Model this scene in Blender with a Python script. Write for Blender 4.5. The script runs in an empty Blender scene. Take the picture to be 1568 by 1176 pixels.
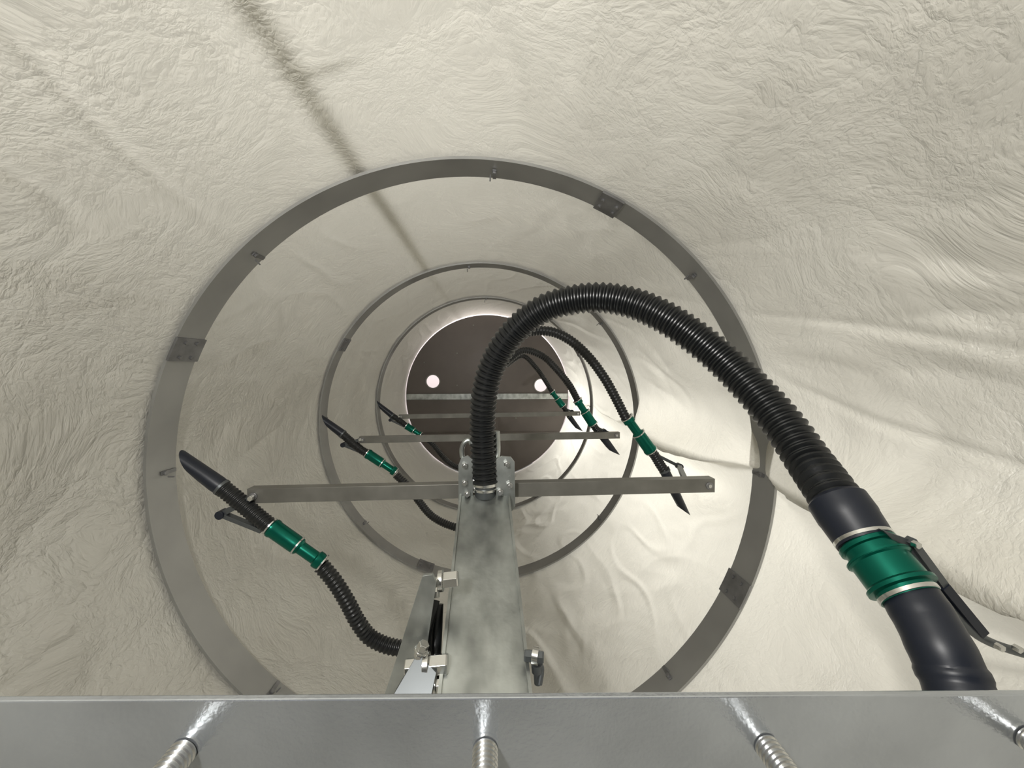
import bpy, bmesh, math, random
from mathutils import Vector, Matrix, noise
random.seed(3)
CZ = 1.353                      # camera height above the bottom of the duct
F = 590.0
YAW = math.atan(29/F); PIT = math.atan(25/F)
cam_d = bpy.data.cameras.new("camera"); cam = bpy.data.objects.new("camera", cam_d)
bpy.context.scene.collection.objects.link(cam)
cam.location = (0,0,CZ); cam.rotation_euler = (math.pi/2-PIT, 0, -YAW)
cam_d.sensor_width = 36; cam_d.lens = F/1568*36; cam_d.clip_start = 0.01
bpy.context.scene.camera = cam
ROT = cam.rotation_euler.to_matrix()
AX, AZ = -0.063, CZ-0.353       # duct axis
def P(u,v,d):
    r = ROT @ Vector(((u-784)/F, -(v-588)/F, -1))
    r *= d/r.y
    return Vector((r.x, r.y, r.z+CZ))

# ---------------------------------------------------------------- materials
def mat(name, col, rough=0.5, metal=0.0, bump=None, var=None, coat=0):
    m = bpy.data.materials.new(name); m.use_nodes = True
    nt = m.node_tree; b = nt.nodes["Principled BSDF"]
    b.inputs["Base Color"].default_value = (*col,1); b.inputs["Roughness"].default_value = rough
    b.inputs["Metallic"].default_value = metal; b.inputs["Coat Weight"].default_value = coat
    tc = nt.nodes.new("ShaderNodeTexCoord")
    if var:
        sc, amt, stretch = var
        mp = nt.nodes.new("ShaderNodeMapping"); mp.inputs["Scale"].default_value = stretch
        n = nt.nodes.new("ShaderNodeTexNoise"); n.inputs["Scale"].default_value = sc; n.inputs["Detail"].default_value = 3
        nt.links.new(tc.outputs["Object"], mp.inputs[0]); nt.links.new(mp.outputs[0], n.inputs["Vector"])
        cr = nt.nodes.new("ShaderNodeValToRGB")
        cr.color_ramp.elements[0].position=.3; cr.color_ramp.elements[1].position=.7
        cr.color_ramp.elements[0].color = (*[c*(1-amt) for c in col],1)
        cr.color_ramp.elements[1].color = (*[min(1,c*(1+amt*.6)) for c in col],1)
        nt.links.new(n.outputs["Fac"], cr.inputs[0]); nt.links.new(cr.outputs[0], b.inputs["Base Color"])
        mr = nt.nodes.new("ShaderNodeMapRange"); mr.inputs[3].default_value=rough*.8; mr.inputs[4].default_value=min(1,rough*1.25)
        nt.links.new(n.outputs["Fac"], mr.inputs[0]); nt.links.new(mr.outputs[0], b.inputs["Roughness"])
    if bump:
        sc, st = bump
        n2 = nt.nodes.new("ShaderNodeTexNoise"); n2.inputs["Scale"].default_value = sc; n2.inputs["Detail"].default_value=2
        bp = nt.nodes.new("ShaderNodeBump"); bp.inputs["Strength"].default_value = st; bp.inputs["Distance"].default_value=.003
        nt.links.new(tc.outputs["Object"], n2.inputs["Vector"])
        nt.links.new(n2.outputs["Fac"], bp.inputs["Height"]); nt.links.new(bp.outputs[0], b.inputs["Normal"])
    return m
GALV = mat("galvanized_steel",(.49,.515,.50),.32,.88,bump=(60,.15),var=(13,.42,(1.2,.7,1)))
PLATE= mat("zinc_plate",(.55,.58,.615),.24,.87,bump=(220,.12),var=(9,.16,(1,1,1)))
BAND = mat("steel_band",(.38,.38,.37),.42,.65,bump=(40,.1),var=(5,.14,(1,1,1)))
BANDJ= mat("steel_band_splice",(.26,.26,.265),.4,.7,var=(20,.25,(1,1,1)))
BAR  = mat("steel_bar",(.215,.21,.19),.42,.6,var=(12,.2,(1,1,1)))
BOLT = mat("bright_zinc",(.72,.72,.70),.2,1.0)
RUB  = mat("black_rubber",(.007,.008,.009),.34,0,bump=(90,.1))
CUFF = mat("black_cuff",(.007,.010,.019),.42,0)
GREEN= mat("green_anodized",(.002,.13,.088),.28,.75)
DISK = mat("brown_end_plate",(.125,.108,.098),.4,.35,var=(4,.12,(1,1,1)))
GREY = mat("grey_bracket",(.12,.13,.135),.4,.7)
WALL = mat("painted_wall",(.82,.74,.74),.8,0,var=(1.5,.06,(1,1,1)))

def fabric_mat():
    m = bpy.data.materials.new("cream_fleece_fabric"); m.use_nodes=True
    nt=m.node_tree; N=nt.nodes; L=nt.links; b=N["Principled BSDF"]; out=N["Material Output"]
    tc=N.new("ShaderNodeTexCoord")
    warp=N.new("ShaderNodeTexNoise"); warp.inputs["Scale"].default_value=3; warp.inputs["Detail"].default_value=1
    L.new(tc.outputs["Object"],warp.inputs["Vector"])
    sc=N.new("ShaderNodeVectorMath"); sc.operation='MULTIPLY_ADD'; sc.inputs[1].default_value=(.35,.35,.35)
    L.new(warp.outputs["Color"],sc.inputs[0]); L.new(tc.outputs["Object"],sc.inputs[2])
    def ridge(scale, detail, pw):
        n=N.new("ShaderNodeTexNoise"); n.inputs["Scale"].default_value=scale; n.inputs["Detail"].default_value=detail
        L.new(sc.outputs[0],n.inputs["Vector"])
        a=N.new("ShaderNodeMath"); a.operation='SUBTRACT'; a.inputs[1].default_value=.5; L.new(n.outputs["Fac"],a.inputs[0])
        c=N.new("ShaderNodeMath"); c.operation='ABSOLUTE'; L.new(a.outputs[0],c.inputs[0])
        p=N.new("ShaderNodeMath"); p.operation='POWER'; p.inputs[1].default_value=pw; L.new(c.outputs[0],p.inputs[0])
        return p.outputs[0]
    r1=ridge(8,2,.7); r2=ridge(28,3,.7)
    fine=N.new("ShaderNodeTexNoise"); fine.inputs["Scale"].default_value=48; fine.inputs["Detail"].default_value=4; fine.inputs["Distortion"].default_value=1.5
    L.new(sc.outputs[0],fine.inputs["Vector"])
    a1=N.new("ShaderNodeMath"); a1.operation='MULTIPLY_ADD'; a1.inputs[1].default_value=.40; L.new(r2,a1.inputs[0]); L.new(r1,a1.inputs[2])
    a2=N.new("ShaderNodeMath"); a2.operation='MULTIPLY_ADD'; a2.inputs[1].default_value=.36; L.new(fine.outputs["Fac"],a2.inputs[0]); L.new(a1.outputs[0],a2.inputs[2])
    bp=N.new("ShaderNodeBump"); bp.inputs["Strength"].default_value=.7; bp.inputs["Distance"].default_value=.018
    L.new(a2.outputs[0],bp.inputs["Height"])
    cr=N.new("ShaderNodeValToRGB"); cr.color_ramp.elements[0].position=.3; cr.color_ramp.elements[1].position=.7
    cr.color_ramp.elements[0].color=(.66,.635,.56,1); cr.color_ramp.elements[1].color=(.75,.73,.655,1)
    L.new(warp.outputs["Fac"],cr.inputs[0]); L.new(cr.outputs[0],b.inputs["Base Color"])
    b.inputs["Roughness"].default_value=.33; b.inputs["Specular IOR Level"].default_value=.8
    L.new(bp.outputs[0],b.inputs["Normal"])
    at=N.new("ShaderNodeAttribute"); at.attribute_name="shadow_line"  # mask of an outside shadow, painted in by cutting translucence
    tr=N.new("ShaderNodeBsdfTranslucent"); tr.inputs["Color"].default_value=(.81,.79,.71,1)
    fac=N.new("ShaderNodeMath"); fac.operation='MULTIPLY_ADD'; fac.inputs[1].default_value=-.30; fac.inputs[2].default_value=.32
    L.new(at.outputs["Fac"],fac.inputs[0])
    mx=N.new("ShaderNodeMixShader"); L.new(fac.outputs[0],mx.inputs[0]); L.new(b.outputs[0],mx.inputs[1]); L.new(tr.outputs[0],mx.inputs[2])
    L.new(mx.outputs[0],out.inputs["Surface"])
    return m
FAB = fabric_mat()

# ---------------------------------------------------------------- mesh builder
class MB:
    def __init__(s): s.v=[]; s.f=[]; s.m=[]; s.sm=[]; s.mats=[]
    def mi(s,m):
        if m not in s.mats: s.mats.append(m)
        return s.mats.index(m)
    def add(s,vs,fs,m,smooth=True):
        o=len(s.v); s.v+= [tuple(x) for x in vs]; k=s.mi(m)
        for f in fs: s.f.append([i+o for i in f]); s.m.append(k); s.sm.append(smooth)
    def sweep(s,pts,rad,m,seg=20,cap=True,flat=1.0):
        n=len(pts); vs=[]; fs=[]
        t0=(pts[1]-pts[0]).normalized(); up=Vector((0,0,1)) if abs(t0.z)<.9 else Vector((1,0,0))
        nrm=(up-t0*up.dot(t0)).normalized()
        for i,p in enumerate(pts):
            t=(pts[min(i+1,n-1)]-pts[max(i-1,0)]); 
            t = t.normalized() if t.length>1e-9 else t0
            nrm=(nrm-t*nrm.dot(t)).normalized(); bi=t.cross(nrm); t0=t
            r=rad[i] if isinstance(rad,(list,tuple)) else rad
            for k in range(seg):
                a=2*math.pi*k/seg
                vs.append(p+nrm*(math.cos(a)*r)+bi*(math.sin(a)*r*flat))
        for i in range(n-1):
            for k in range(seg):
                k2=(k+1)%seg
                fs.append([i*seg+k,i*seg+k2,(i+1)*seg+k2,(i+1)*seg+k])
        if cap:
            fs.append(list(range(seg))[::-1]); fs.append([(n-1)*seg+k for k in range(seg)])
        s.add(vs,fs,m)
    def lathe(s,p0,p1,prof,m,seg=28):
        pts=[p0.lerp(p1,t) for t,r in prof]; rr=[r for t,r in prof]
        d=(p1-p0).normalized(); up=Vector((0,0,1)) if abs(d.z)<.9 else Vector((1,0,0))
        n=(up-d*up.dot(d)).normalized(); b=d.cross(n); vs=[];fs=[]
        for p,r in zip(pts,rr):
            for k in range(seg):
                a=2*math.pi*k/seg; vs.append(p+n*math.cos(a)*r+b*math.sin(a)*r)
        N=len(pts)
        for i in range(N-1):
            for k in range(seg):
                k2=(k+1)%seg; fs.append([i*seg+k,i*seg+k2,(i+1)*seg+k2,(i+1)*seg+k])
        fs.append(list(range(seg))[::-1]); fs.append([(N-1)*seg+k for k in range(seg)])
        s.add(vs,fs,m,smooth=(seg>8))
    def box(s,c,ex,ey,ez,m,bev=0):
        vs=[];
        for sx in(-1,1):
            for sy in(-1,1):
                for sz in(-1,1): vs.append(c+ex*sx+ey*sy+ez*sz)
        fs=[[0,1,3,2],[4,6,7,5],[0,4,5,1],[2,3,7,6],[0,2,6,4],[1,5,7,3]]
        s.add(vs,fs,m,False)
    def beam(s,p0,p1,w,h,m,up=Vector((0,0,1))):
        d=p1-p0; t=d.normalized(); side=t.cross(up).normalized(); u=side.cross(t)
        s.box((p0+p1)/2,d/2,side*(w/2),u*(h/2),m)
    def hexa(s,p0,p1,r,m): s.lathe(p0,p1,[(0,r*.9),(.08,r),(.92,r),(1,r*.9)],m,6)
    def obj(s,name,parent=None,bevel=0):
        me=bpy.data.meshes.new(name); me.from_pydata(s.v,[],s.f); 
        for mm in s.mats: me.materials.append(mm)
        me.polygons.foreach_set("material_index",s.m); me.polygons.foreach_set("use_smooth",s.sm)
        bm=bmesh.new(); bm.from_mesh(me); bmesh.ops.recalc_face_normals(bm,faces=bm.faces)
        for e in bm.edges:
            if len(e.link_faces)==2 and e.calc_face_angle(0)>math.radians(38): e.smooth=False
        bm.to_mesh(me); bm.free()
        o=bpy.data.objects.new(name,me); bpy.context.scene.collection.objects.link(o)
        if bevel:
            b=o.modifiers.new("bevel","BEVEL"); b.width=bevel; b.segments=2; b.limit_method='ANGLE'
        if parent: o.parent=parent
        return o
def empty(name,loc=(0,0,0)):
    e=bpy.data.objects.new(name,None); bpy.context.scene.collection.objects.link(e); e.empty_display_size=.05
    return e
def catmull(pts,step):
    out=[]; n=len(pts)
    for i in range(n-1):
        a=pts[max(i-1,0)];b=pts[i];c=pts[i+1];d=pts[min(i+2,n-1)]
        for k in range(40):
            t=k/40; out.append(.5*((2*b)+(c-a)*t+(2*a-5*b+4*c-d)*t*t+(3*b-a-3*c+d)*t**3))
    out.append(pts[-1])
    L=[0]
    for i in range(1,len(out)): L.append(L[-1]+(out[i]-out[i-1]).length)
    tot=L[-1]; N=max(4,int(tot/step)); res=[]; j=0
    for i in range(N+1):
        s=tot*i/N
        while j<len(L)-2 and L[j+1]<s: j+=1
        f=(s-L[j])/max(1e-9,L[j+1]-L[j]); res.append(out[j].lerp(out[j+1],min(1,f)))
    return res
def corr_hose(mb,pts,r,pitch,m=None,seg=28,depth=.11):
    p=catmull(pts,pitch/6); prof=[1,1,1-depth*.5,1-depth,1-depth,1-depth*.5]
    mb.sweep(p,[r*prof[i%6] for i in range(len(p))],m or RUB,seg)
def clamp(mb,p,d,r,w=.006,m=None):
    d=d.normalized(); mb.lathe(p-d*w/2,p+d*w/2,[(0,r*.97),(.1,r),(.9,r),(1,r*.97)],m or BOLT)
    side=d.cross(Vector((0,1,0))).normalized()
    mb.hexa(p+side*r*.9-d*w,p+side*r*.9+d*w*1.2,r*.22,m or BOLT)

# ---------------------------------------------------------------- duct fabric
RINGS=[1.21,2.39,3.55]; END=4.74
def duct():
    NA,NY=900,560; y0,y1=-1.3,END+.02
    vs=[];shadow_line=[]
    shadow_a=math.radians(110)
    for j in range(NY+1):
        y=y0+(y1-y0)*j/NY
        k=(y-RINGS[0]-.06)/1.18; fr=k-math.floor(k); bill=math.sin(math.pi*fr)
        e=min(fr,1-fr)
        w1=.9*noise.noise(Vector((y*4,0,3)))
        for i in range(NA):
            a=2*math.pi*i/NA; ca,sa=math.cos(a),math.sin(a)
            q=Vector((ca*1.6,y*1.1,sa*1.6))
            n1=noise.noise(q*1.2+Vector((3,1,7)))
            n2=1-2*abs(noise.noise(Vector((ca*3.2,y*2.0,sa*3.2))+Vector((n1,n1,n1))*1.2))
            n3=1-2*abs(noise.noise(Vector((ca*7,y*4.5,sa*7))+Vector((n1,-n1,n1))*2.5))
            g=noise.noise(Vector((ca*14,y*1.3,sa*14)))*math.exp(-e*6)
            dg=noise.noise(Vector((ca*5+y*1.5,sa*5-y*1.2,y*.5+n1)))
            dg=max(0,1-abs(dg)*6)
            r=1.006+bill*(.012+.016*n1+.009*n2+.007*dg)+bill*(.0028*n3)+.006*g*min(1,e*14)
            ad=math.degrees(a); ad=ad-360 if ad>180 else ad
            if y>RINGS[0]: c=.5-3.5*bill+w1; amp=.17*bill**.7 if y<RINGS[1] else .03*bill; wd=8
            else: c=.5-3.5*bill+w1; amp=.16*bill**.7; wd=8
            t=(ad-c)
            prof=math.exp(-(t/.8)**2) if t<0 else math.exp(-(t/wd)**2)
            r-=amp*prof
            if t<0: r+=.08*bill*math.exp(-((t+7)/6)**2)
            vs.append((AX+ca*r,y,AZ+sa*r))
            ds=abs(a-shadow_a)
            shadow_line.append(min(1,math.exp(-(ds/.026)**2)*(1 if y<2.4 else .4) + .6*math.exp(-(abs(y-.86)/.014)**2)*math.exp(-(abs(a-shadow_a+.06)/.07)**2)))  # soft axial shadow band plus short cross shadow, painted into the fabric
    fs=[]
    for j in range(NY):
        for i in range(NA):
            i2=(i+1)%NA; fs.append((j*NA+i,(j+1)*NA+i,(j+1)*NA+i2,j*NA+i2))
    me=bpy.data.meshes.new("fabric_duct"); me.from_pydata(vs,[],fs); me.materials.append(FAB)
    me.polygons.foreach_set("use_smooth",[True]*len(fs))
    at=me.attributes.new("shadow_line",'FLOAT','POINT'); at.data.foreach_set("value",shadow_line)
    o=bpy.data.objects.new("fabric_duct",me); bpy.context.scene.collection.objects.link(o)
duct()
# hall wall beyond the end plate, seen through the ports
mb=MB(); mb.box(Vector((0,7.05,1.8)),Vector((4,0,0)),Vector((0,.05,0)),Vector((0,0,2.2)),WALL); mb.obj("wall_back")

# ---------------------------------------------------------------- hoop rings
def hoop(y,w,splices,clips):
    mb=MB(); NS=200
    prof=[(0,.999),(0,.990),(w,.990),(w,.999)]
    vs=[];fs=[];k=len(prof)
    for i in range(NS):
        a=2*math.pi*i/NS
        for (dy,r) in prof: vs.append((AX+math.cos(a)*r,y+dy,AZ+math.sin(a)*r))
    for i in range(NS):
        i2=(i+1)%NS
        for j in range(k):
            j2=(j+1)%k; fs.append([i*k+j,i2*k+j,i2*k+j2,i*k+j2])
    mb.add(vs,fs,BAND)
    for ad,span in splices:
        n=8; vs=[];fs=[]
        for i in range(n+1):
            a=math.radians(ad-span/2+span*i/n)
            for (dy,r) in [(-.003,.992),(-.003,.984),(w+.003,.984),(w+.003,.992)]:
                vs.append((AX+math.cos(a)*r,y+dy,AZ+math.sin(a)*r))
        for i in range(n):
            for j in range(4):
                j2=(j+1)%4; fs.append([i*4+j,(i+1)*4+j,(i+1)*4+j2,i*4+j2])
        fs.append([0,1,2,3]); fs.append([n*4+3,n*4+2,n*4+1,n*4])
        mb.add(vs,fs,BANDJ)
        for s1 in(-.32,.32):
            for s2 in(.3,.7):
                a=math.radians(ad+span*s1); c=Vector((AX,y+w*s2,AZ)); d=Vector((math.cos(a),0,math.sin(a)))
                mb.hexa(c+d*.986,c+d*.978,.006,BANDJ)
    for ad in clips:
        a=math.radians(ad); d=Vector((math.cos(a),0,math.sin(a))); c=Vector((AX,y+w*.55,AZ))
        tg=Vector((-math.sin(a),0,math.cos(a)))
        mb.hexa(c+d*.992,c+d*.978,.008,BANDJ)
        mb.beam(c+d*.986+Vector((0,w*.4,0)),c+d*.986-Vector((0,w*.1,0)),.012,.004,BANDJ,up=d)
        mb.lathe(c+d*.975+tg*.012,c+d*.955+tg*.012,[(0,.0025),(1,.0025)],BANDJ,10)
    return mb.obj("steel_hoop_ring")
hoop(RINGS[0],.11,[(63.5,4.5),(155.5,4.5),(-24.5,5)],[86,134,42,179,-1,-133,-47])
hoop(RINGS[1],.10,[(150,5),(-112,6)],[95,178,-40,40,-140])
hoop(RINGS[2],.09,[(30,5),(-60,5)],[90,180,-1])

# ---------------------------------------------------------------- end plate with round ports
def endplate():
    y=END; holes=[P(663,584,y),P(828,590,y)]; hr=.078
    bm=bmesh.new()
    def circ(cx,cz,r,n):
        vs=[bm.verts.new((cx+math.cos(2*math.pi*i/n)*r,y,cz+math.sin(2*math.pi*i/n)*r)) for i in range(n)]
        return [bm.edges.new((vs[i],vs[(i+1)%n])) for i in range(n)]
    es=circ(AX,AZ,.995,128)
    for h in holes: es+=circ(h.x,h.z,hr,32)
    bmesh.ops.triangle_fill(bm,edges=es,use_beauty=True,use_dissolve=False)
    r=bmesh.ops.extrude_face_region(bm,geom=bm.faces[:])
    for v in [g for g in r['geom'] if isinstance(g,bmesh.types.BMVert)]: v.co.y+=.012
    bmesh.ops.recalc_face_normals(bm,faces=bm.faces)
    me=bpy.data.meshes.new("plate"); bm.to_mesh(me); bm.free(); me.materials.append(DISK)
    root=empty("round_end_plate")
    o=bpy.data.objects.new("plate",me); bpy.context.scene.collection.objects.link(o); o.parent=root
    mb=MB()
    zc=P(743,607,y).z
    mb.box(Vector((AX,y-.015,zc)),Vector((.985,0,0)),Vector((0,.012,0)),Vector((0,0,.034)),GALV)
    mb.box(Vector((AX,y-.005,zc-.45)),Vector((.85,0,0)),Vector((0,.004,0)),Vector((0,0,.006)),DISK)
    for h in holes:
        n=32;vs=[];fs=[]
        for i in range(n):
            a=2*math.pi*i/n
            for rr,dy in((hr,-.012),(hr+.013,-.012),(hr+.013,.0),(hr,.0)): vs.append((h.x+math.cos(a)*rr,y+dy,h.z+math.sin(a)*rr))
        for i in range(n):
            i2=(i+1)%n
            for j in range(4): fs.append([i*4+j,i2*4+j,i2*4+(j+1)%4,i*4+(j+1)%4])
        mb.add(vs,fs,BAR)
    for (u,v) in [(700,541),(786,541),(725,498),(700,590),(790,640),(650,555)]:
        p=P(u,v,y); mb.hexa(p,p-Vector((0,.012,0)),.010,BAR)
    mb.obj("cross_strip_and_bolts",root)
endplate()

# ---------------------------------------------------------------- rotating arms (shaft + bars)
BD=[1.145,2.02,2.90]
arm=empty("rotating_arm_frame")
mb=MB()
mb.sweep([Vector((AX+.03,1.13,AZ-.02)),Vector((AX,END-.04,AZ))],.022,GALV,20)
for i,(l,r,d,h) in enumerate([((384,757),(1090,741),BD[0],.042),((551,673),(948,666),BD[1],.034),((611,638),(888,633),BD[2],.032)]):
    a=P(*l,d); b=P(*r,d); mb.beam(a,b,h*.8,h,BAR)
    for p,s in((a,1),(b,-1)):
        q=p+(b-a).normalized()*s*.018
        mb.lathe(q+Vector((0,-h*.4,0)),q+Vector((0,-h*.4-.004,0)),[(0,.011),(1,.011)],BANDJ,16)
        mb.lathe(q+Vector((0,-h*.4-.004,0)),q+Vector((0,-h*.4-.007,0)),[(0,.006),(1,.006)],BOLT,6)
    c=(a+b)/2
    if i:
        mb.box(Vector((AX,d,AZ)),Vector((.045,0,0)),Vector((0,.03,0)),Vector((0,0,.05)),GALV)
        mb.hexa(Vector((AX-.03,d-.03,AZ+.03)),Vector((AX-.03,d-.045,AZ+.03)),.01,BOLT)
        mb.hexa(Vector((AX+.03,d-.03,AZ+.03)),Vector((AX+.03,d-.045,AZ+.03)),.01,BOLT)
mb.obj("shaft_and_bars",arm,bevel=.003)

# ---------------------------------------------------------------- galvanized beam
beam=empty("galvanized_beam")
mb=MB()
a0,a1=P(704,758,1.09),P(780,757,1.09); b0,b1=P(670,1066,.62),P(815,1066,.62)
c0=b0+(b0-a0)*.35; c1=b1+(b1-a1)*.35
nrm=(a1-a0).cross(c0-a0).normalized(); 
if nrm.z<0: nrm=-nrm
dn=-nrm*.09
def slab(A,B,C,D,t):
    mb.add([A,B,C,D,A+t,B+t,C+t,D+t],[[0,1,2,3],[4,7,6,5],[0,4,5,1],[1,5,6,2],[2,6,7,3],[3,7,4,0]],GALV,False)
slab(a0,a1,c1,c0,-nrm*.006)
wd=(a1-a0).normalized()
slab(a0,a0+dn,c0+dn,c0,wd*.006); slab(a1,c1,c1+dn,a1+dn,-wd*.006)
slab(a0,a0+wd*.006,c0+wd*.006,c0,nrm*.007); slab(a1-wd*.006,a1,c1,c1-wd*.006,nrm*.007)
for (u,v,d) in[(708,960,.79)]:
    p=P(u,v,d); mb.hexa(p-nrm*.003,p+nrm*.004,.004,GREY)
def plate_poly(uvs,d,t,m):
    vs=[P(u,v,d) for u,v in uvs]; n=len(vs); tt=Vector((0,t,0)); vs2=[v+tt for v in vs]
    fs=[list(range(n)),list(range(2*n-1,n-1,-1))]+[[i,(i+1)%n,(i+1)%n+n,i+n] for i in range(n)]
    mb.add(vs+vs2,fs,m,False)
plate_poly([(702,768),(702,712),(706,702),(716,698),(724,704),(724,768)],1.085,.01,GALV)
plate_poly([(760,785),(760,704),(768,699),(782,700),(788,708),(789,775),(783,784)],1.085,.01,GALV)
for (u,v) in[(712,712),(712,738),(776,710),(780,742),(766,752),(716,755),(772,770)]:
    p=P(u,v,1.085); mb.hexa(p,p-Vector((0,.012,0)),.009,BOLT); mb.lathe(p-Vector((0,.012,0)),p-Vector((0,.022,0)),[(0,.005),(1,.005)],BOLT,12)
pts=[P(708+0,700,1.1),P(707,688,1.1),P(711,678,1.1),P(718,674,1.1),P(722,680,1.1)]
mb.sweep(catmull(pts,.004),.007,GALV,12)
pts=[P(758,706,1.11),P(761,690,1.11),P(760,660,1.11)]
mb.sweep(catmull(pts,.004),.010,GALV,12)
mb.obj("beam_body",beam,bevel=.0012)
mb=MB()
plate_poly([(647,882),(662,880),(668,892),(640,1085),(582,1085),(600,1030)],.70,.008,GALV)
vs=[P(640,1000,.66),P(600,1068,.62),P(655,1090,.6),P(668,1030,.64)]
mb.add(vs+[v+Vector((0,.03,-.01)) for v in vs],[[0,1,2,3],[7,6,5,4],[0,4,5,1],[1,5,6,2],[2,6,7,3],[3,7,4,0]],GREY,False)
mb.sweep(catmull([P(664,918,.76),P(656,950,.74),P(650,980,.72),P(652,1010,.70)],.006),.013,RUB,14)
mb.sweep(catmull([P(670,925,.77),P(667,985,.74),P(662,1055,.7)],.006),.012,RUB,14)
mb.beam(P(652,985,.67),P(644,1030,.66),.008,.005,GALV)
def bolt_h(u0,v0,u1,v1,d,r):
    p0=P(u0,v0,d); p1=P(u1,v1,d); e=(p1-p0)
    mb.hexa(p0+e*.55,p1,r,BOLT); mb.lathe(p0+e*.42,p0+e*.55,[(0,r*1.25),(1,r*1.25)],BOLT,24)
    mb.lathe(p0,p0+e*.42,[(0,r*.5),(1,r*.5)],BOLT,16); mb.hexa(p0-e*.02,p0+e*.25,r*.85,BOLT)
bolt_h(650,892,702,886,.74,.016); bolt_h(644,910,672,906,.735,.012)
bolt_h(622,1022,686,1016,.66,.017); bolt_h(640,1006,650,985,.66,.010)
bolt_h(658,1050,676,1048,.64,.010)
mb.obj("latch_assembly",beam,bevel=.001)
mb=MB()
p=P(820,1003,.66); 
mb.lathe(p-Vector((.004,0,0)),p+Vector((.006,-.004,.0)),[(0,.014),(1,.014)],BOLT,28)
mb.hexa(p+Vector((-.02,0,0)),p+Vector((.014,-.006,0)),.010,GREY)
mb.sweep(catmull([P(818,1010,.66),P(829,1022,.66),P(826,1048,.65)],.004),.005,GREY,12)
mb.lathe(P(822,1016,.66),P(824,1046,.66),[(0,.010),(.4,.010),(.42,.007),(1,.007)],GREY,16)
mb.obj("side_bolt",beam)

# ---------------------------------------------------------------- big corrugated hose with coupling + nozzle
big=empty("corrugated_suction_hose")
mb=MB()
path=[(743,738,1.095),(740,690,1.095),(739,640,1.09),(744,592,1.07),(760,547,1.05),(790,505,1.02),(832,473,.99),(878,459,.965),(922,456,.94),(968,464,.91),(1014,484,.875),(1062,515,.84),(1112,556,.80),(1160,604,.75),(1202,654,.70),(1238,706,.65),(1268,748,.60),(1288,778,.57)]
corr_hose(mb,[P(*q) for q in path],.0372,.0155,seg=36,depth=.15)
mb.obj("hose",big)
mb=MB()
h0=P(743,742,1.095); clamp(mb,h0+Vector((0,0,.004)),Vector((0,0,1)),.036,.010); clamp(mb,h0-Vector((0,0,.012)),Vector((0,0,1)),.034,.008)
mb.lathe(h0+Vector((0,0,.01)),h0-Vector((0,0,.035)),[(0,.030),(1,.030)],GREY)
c0=P(1278,762,.585); c1=P(1326,832,.53)
mb.lathe(c0,c1,[(0,.036),(.08,.041),(.3,.041),(.45,.041),(.5,.040),(1,.037)],CUFF,36)
dd=(c1-c0).normalized(); clamp(mb,c1-dd*.006,dd,.038,.006)
g0=c1; g1=P(1394,916,.47); 
mb.lathe(g0,g1,[(0,.036),(.03,.038),(.10,.038),(.12,.034),(.26,.034),(.28,.040),(.33,.040),(.36,.037),(.74,.037),(.78,.041),(.84,.041),(.86,.034),(1,.034)],GREEN,40)
de=(g1-g0).normalized()
clamp(mb,g0+(g1-g0)*.305,de,.0408,.003,GREEN); clamp(mb,g0+(g1-g0)*.95,de,.0355,.006)
n1=P(1463,1045,.41); n2=P(1524,1180,.36)
tp=catmull([P(1386,902,.48),P(1412,942,.455),P(1438,990,.43),n1,n2],.004)
rr=[]
for i,q in enumerate(tp):
    rr.append(.0325*(1+.035*noise.noise(q*60)+ (.05 if i%22<3 and i>20 else 0)))
mb.sweep(tp,rr,CUFF,32)
mb.obj("coupling",big)
mb=MB()
pp=[(1352,812),(1392,826),(1440,895),(1425,905),(1405,880),(1370,830)]
plate_poly(pp,.50,.008,GREY)
mb.beam(P(1392,826,.50),P(1450,905,.50),.012,.010,GREY)
mb.beam(P(1440,895,.50),P(1500,968,.50),.016,.012,CUFF)
mb.sweep(catmull([P(1420,888,.5),P(1470,950,.5),P(1520,985,.5),P(1620,1015,.5)],.01),.006,GREY,14)
for (u,v) in((1525,988),(1552,990),(1398,832)):
    p=P(u,v,.49); mb.hexa(p,p-Vector((0,.008,0)),.005,BOLT)
mb.obj("coupling_bracket",big,bevel=.0015)

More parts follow.
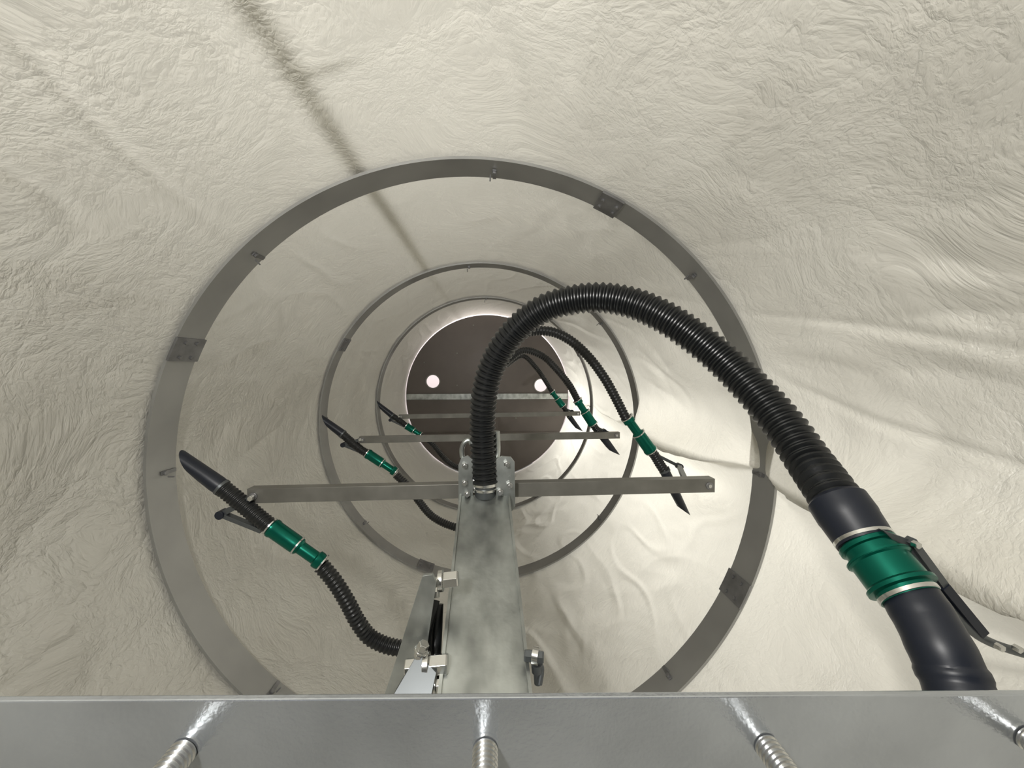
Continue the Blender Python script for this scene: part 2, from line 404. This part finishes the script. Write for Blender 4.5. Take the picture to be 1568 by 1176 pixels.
# ---------------------------------------------------------------- smaller nozzle assemblies
def nozzle(path_h, green, path_n, k, rh=.0205, bracket=None):
    root=empty("suction_nozzle"); mb=MB()
    corr_hose(mb,[P(*q) for q in path_h],rh,.012,seg=20,depth=.14)
    mb.obj("hose",root)
    mb=MB()
    g0,g1=P(*green[0]),P(*green[1]); d=(g1-g0)
    R=.0245
    mb.lathe(g0,g1,[(0,R*.8),(.05,R*.95),(.12,R*.95),(.14,R*.72),(.42,R*.72),(.45,R*.95),(.5,R*.98),(.55,R),(.9,R),(.93,R*1.08),(.97,R*1.08),(1,R*.8)],GREEN,28)
    for t,rr in((0.0,R*1.02),(.48,R*1.06),(1.0,R*1.02)): clamp(mb,g0+d*t,d,rr,.005)
    mb.obj("coupling",root)
    mb=MB()
    pn=[P(*q) for q in path_n]
    corr_hose(mb,[g1]+pn[:-1],rh*1.02,.010,seg=20,depth=.10)
    a,b=pn[-2],pn[-1]; t=(b-a).normalized(); clamp(mb,a-t*.004,t,rh*1.08,.008,GREY)
    up=Vector((0,1,0)); s=t.cross(up).normalized(); seg=24; vs=[];fs=[]; L=(b-a).length
    for j,(f,ra,rb) in enumerate([(0,rh,rh),(.12,rh*1.05,rh*1.02),(.5,rh*1.0,rh*.95),(1,rh*.95,rh*.8)]):
        for i in range(seg):
            an=2*math.pi*i/seg; off=s*math.cos(an)*rb+up*math.sin(an)*ra
            sl=(0 if j<3 else -(math.cos(an)*k)*rh*1.5)
            vs.append(a+t*(L*f+sl)+off)
    for j in range(3):
        for i in range(seg): fs.append([j*seg+i,j*seg+(i+1)%seg,(j+1)*seg+(i+1)%seg,(j+1)*seg+i])
    fs.append([3*seg+i for i in range(seg)])
    mb.add(vs,fs,CUFF); mb.obj("nozzle_tip",root)
    if bracket:
        mb=MB(); q=[P(*x) for x in bracket]
        mb.beam(q[0],q[1],.020,.012,GREY); mb.beam(q[1],q[2],.016,.016,GREY)
        mb.lathe(q[1]-Vector((.0,.014,0)),q[1]+Vector((0,.014,0)),[(0,.012),(1,.012)],CUFF,16)
        mb.hexa(q[2],q[2]-Vector((0,.012,0)),.008,BOLT)
        mb.obj("nozzle_bracket",root,bevel=.001)
d=1.12
nozzle([(492,866,d),(512,890,d),(532,922,d),(548,952,d),(570,978,d),(610,992,d),(665,990,d)],[(494,862,d),(414,806,d)],[(402,797,d),(372,772,d),(338,745,d),(287,708,d)],1,rh=.0225,
       bracket=[(402,812,d),(340,787,d),(386,762,d)])
d=2.0
nozzle([(606,727,d),(625,745,d),(642,768,d),(660,789,d),(682,802,d),(712,812,d)],[(606,723,d),(562,694,d)],[(552,688,d),(535,674,d),(524,664,d),(498,645,d)],1,
       bracket=[(562,696,d),(526,681,d),(552,673,d)])
d=2.88
nozzle([(643,665,d),(662,680,d),(676,697,d),(690,710,d),(715,722,d)],[(644,666,d),(622,652,d)],[(616,647,d),(608,641,d),(600,636,d),(580,620,d)],1,
       bracket=[(621,654,d),(598,643,d),(611,638,d)])
d=1.5
nozzle([(958,640,d),(943,610,d),(925,578,d),(900,545,d),(870,519,d),(838,507,d),(800,512,d),(768,545,d)],[(960,640,d),(997,691,d)],[(1003,698,d),(1010,710,d),(1018,722,d),(1047,782,d)],-1,rh=.0195,
       bracket=[(1000,694,d),(1040,714,d),(1052,742,1.2)])
d=2.05
nozzle([(884,612,d),(872,590,d),(852,565,d),(830,545,d),(800,537,d),(770,560,d)],[(884,613,d),(908,650,d)],[(913,657,d),(918,662,d),(922,668,d),(941,693,d)],-1,rh=.0195,
       bracket=[(910,652,d),(925,660,d),(940,666,d)])
d=2.92
nozzle([(845,600,d),(835,583,d),(820,562,d),(800,545,d),(775,560,d)],[(845,600,d),(862,622,d)],[(866,628,d),(869,633,d),(872,638,d),(887,658,d)],-1,rh=.019,
       bracket=[(864,625,d),(876,630,d),(884,633,d)])

# ---------------------------------------------------------------- foreground plate with studs
fp=empty("bolted_steel_plate"); mb=MB()
pl,pr=P(-250,1076,.30),P(1800,1062,.30)
down=Vector((0,0,-.30)); th=Vector((0,.0055,0))
mb.add([pl,pr,pr+down,pl+down,pl+th,pr+th,pr+down+th,pl+down+th],[[0,1,2,3],[7,6,5,4],[0,4,5,1],[1,5,6,2],[2,6,7,3],[3,7,4,0]],PLATE,False)
mb.obj("plate",fp,bevel=.0012)
mb=MB()
for u,v in((280,1152),(743,1149),(1174,1143),(1572,1130)):
    b=P(u,v,.299); n=130; L=.13; pts=[];rr=[]
    for i in range(n): pts.append(b+Vector((0,-L*i/n,0))); rr.append(.0102 if i%4<2 else .0090)
    mb.sweep(pts,rr,BOLT,28)
mb.obj("threaded_studs",fp)

# ---------------------------------------------------------------- light
w=bpy.data.worlds.new("world"); bpy.context.scene.world=w; w.use_nodes=True
bg=w.node_tree.nodes["Background"]; bg.inputs[0].default_value=(1,.99,.97,1); bg.inputs[1].default_value=.19
def area(name,loc,target,size,power,col=(1,.98,.945)):
    l=bpy.data.lights.new(name,'AREA'); l.size=size; l.energy=power; l.color=col
    o=bpy.data.objects.new(name,l); bpy.context.scene.collection.objects.link(o)
    o.location=loc; o.rotation_euler=(Vector(target)-Vector(loc)).to_track_quat('-Z','Y').to_euler()
area("work_lamp",(-.38,-.35,1.78),(.5,1.6,.9),.08,16)
area("fill_right",(2.4,2.0,.4),(.9,1.8,.6),.3,65)  # unseen fill added outside so the right fabric side glows
area("hall_lamp_overhead",(-.5,.2,4.2),(.15,1.0,1.0),.4,85)
area("fill_far_end",(2.2,4.2,.5),(.5,4.0,.9),.5,85)  # added light outside the duct, brightens the far section
area("fill_back_wall",(0,5.6,3.3),(0,7,1.3),1.0,130,(1,.93,.92))  # added unseen light on the back wall, makes the ports look bright
bpy.context.scene.view_settings.view_transform='Standard'
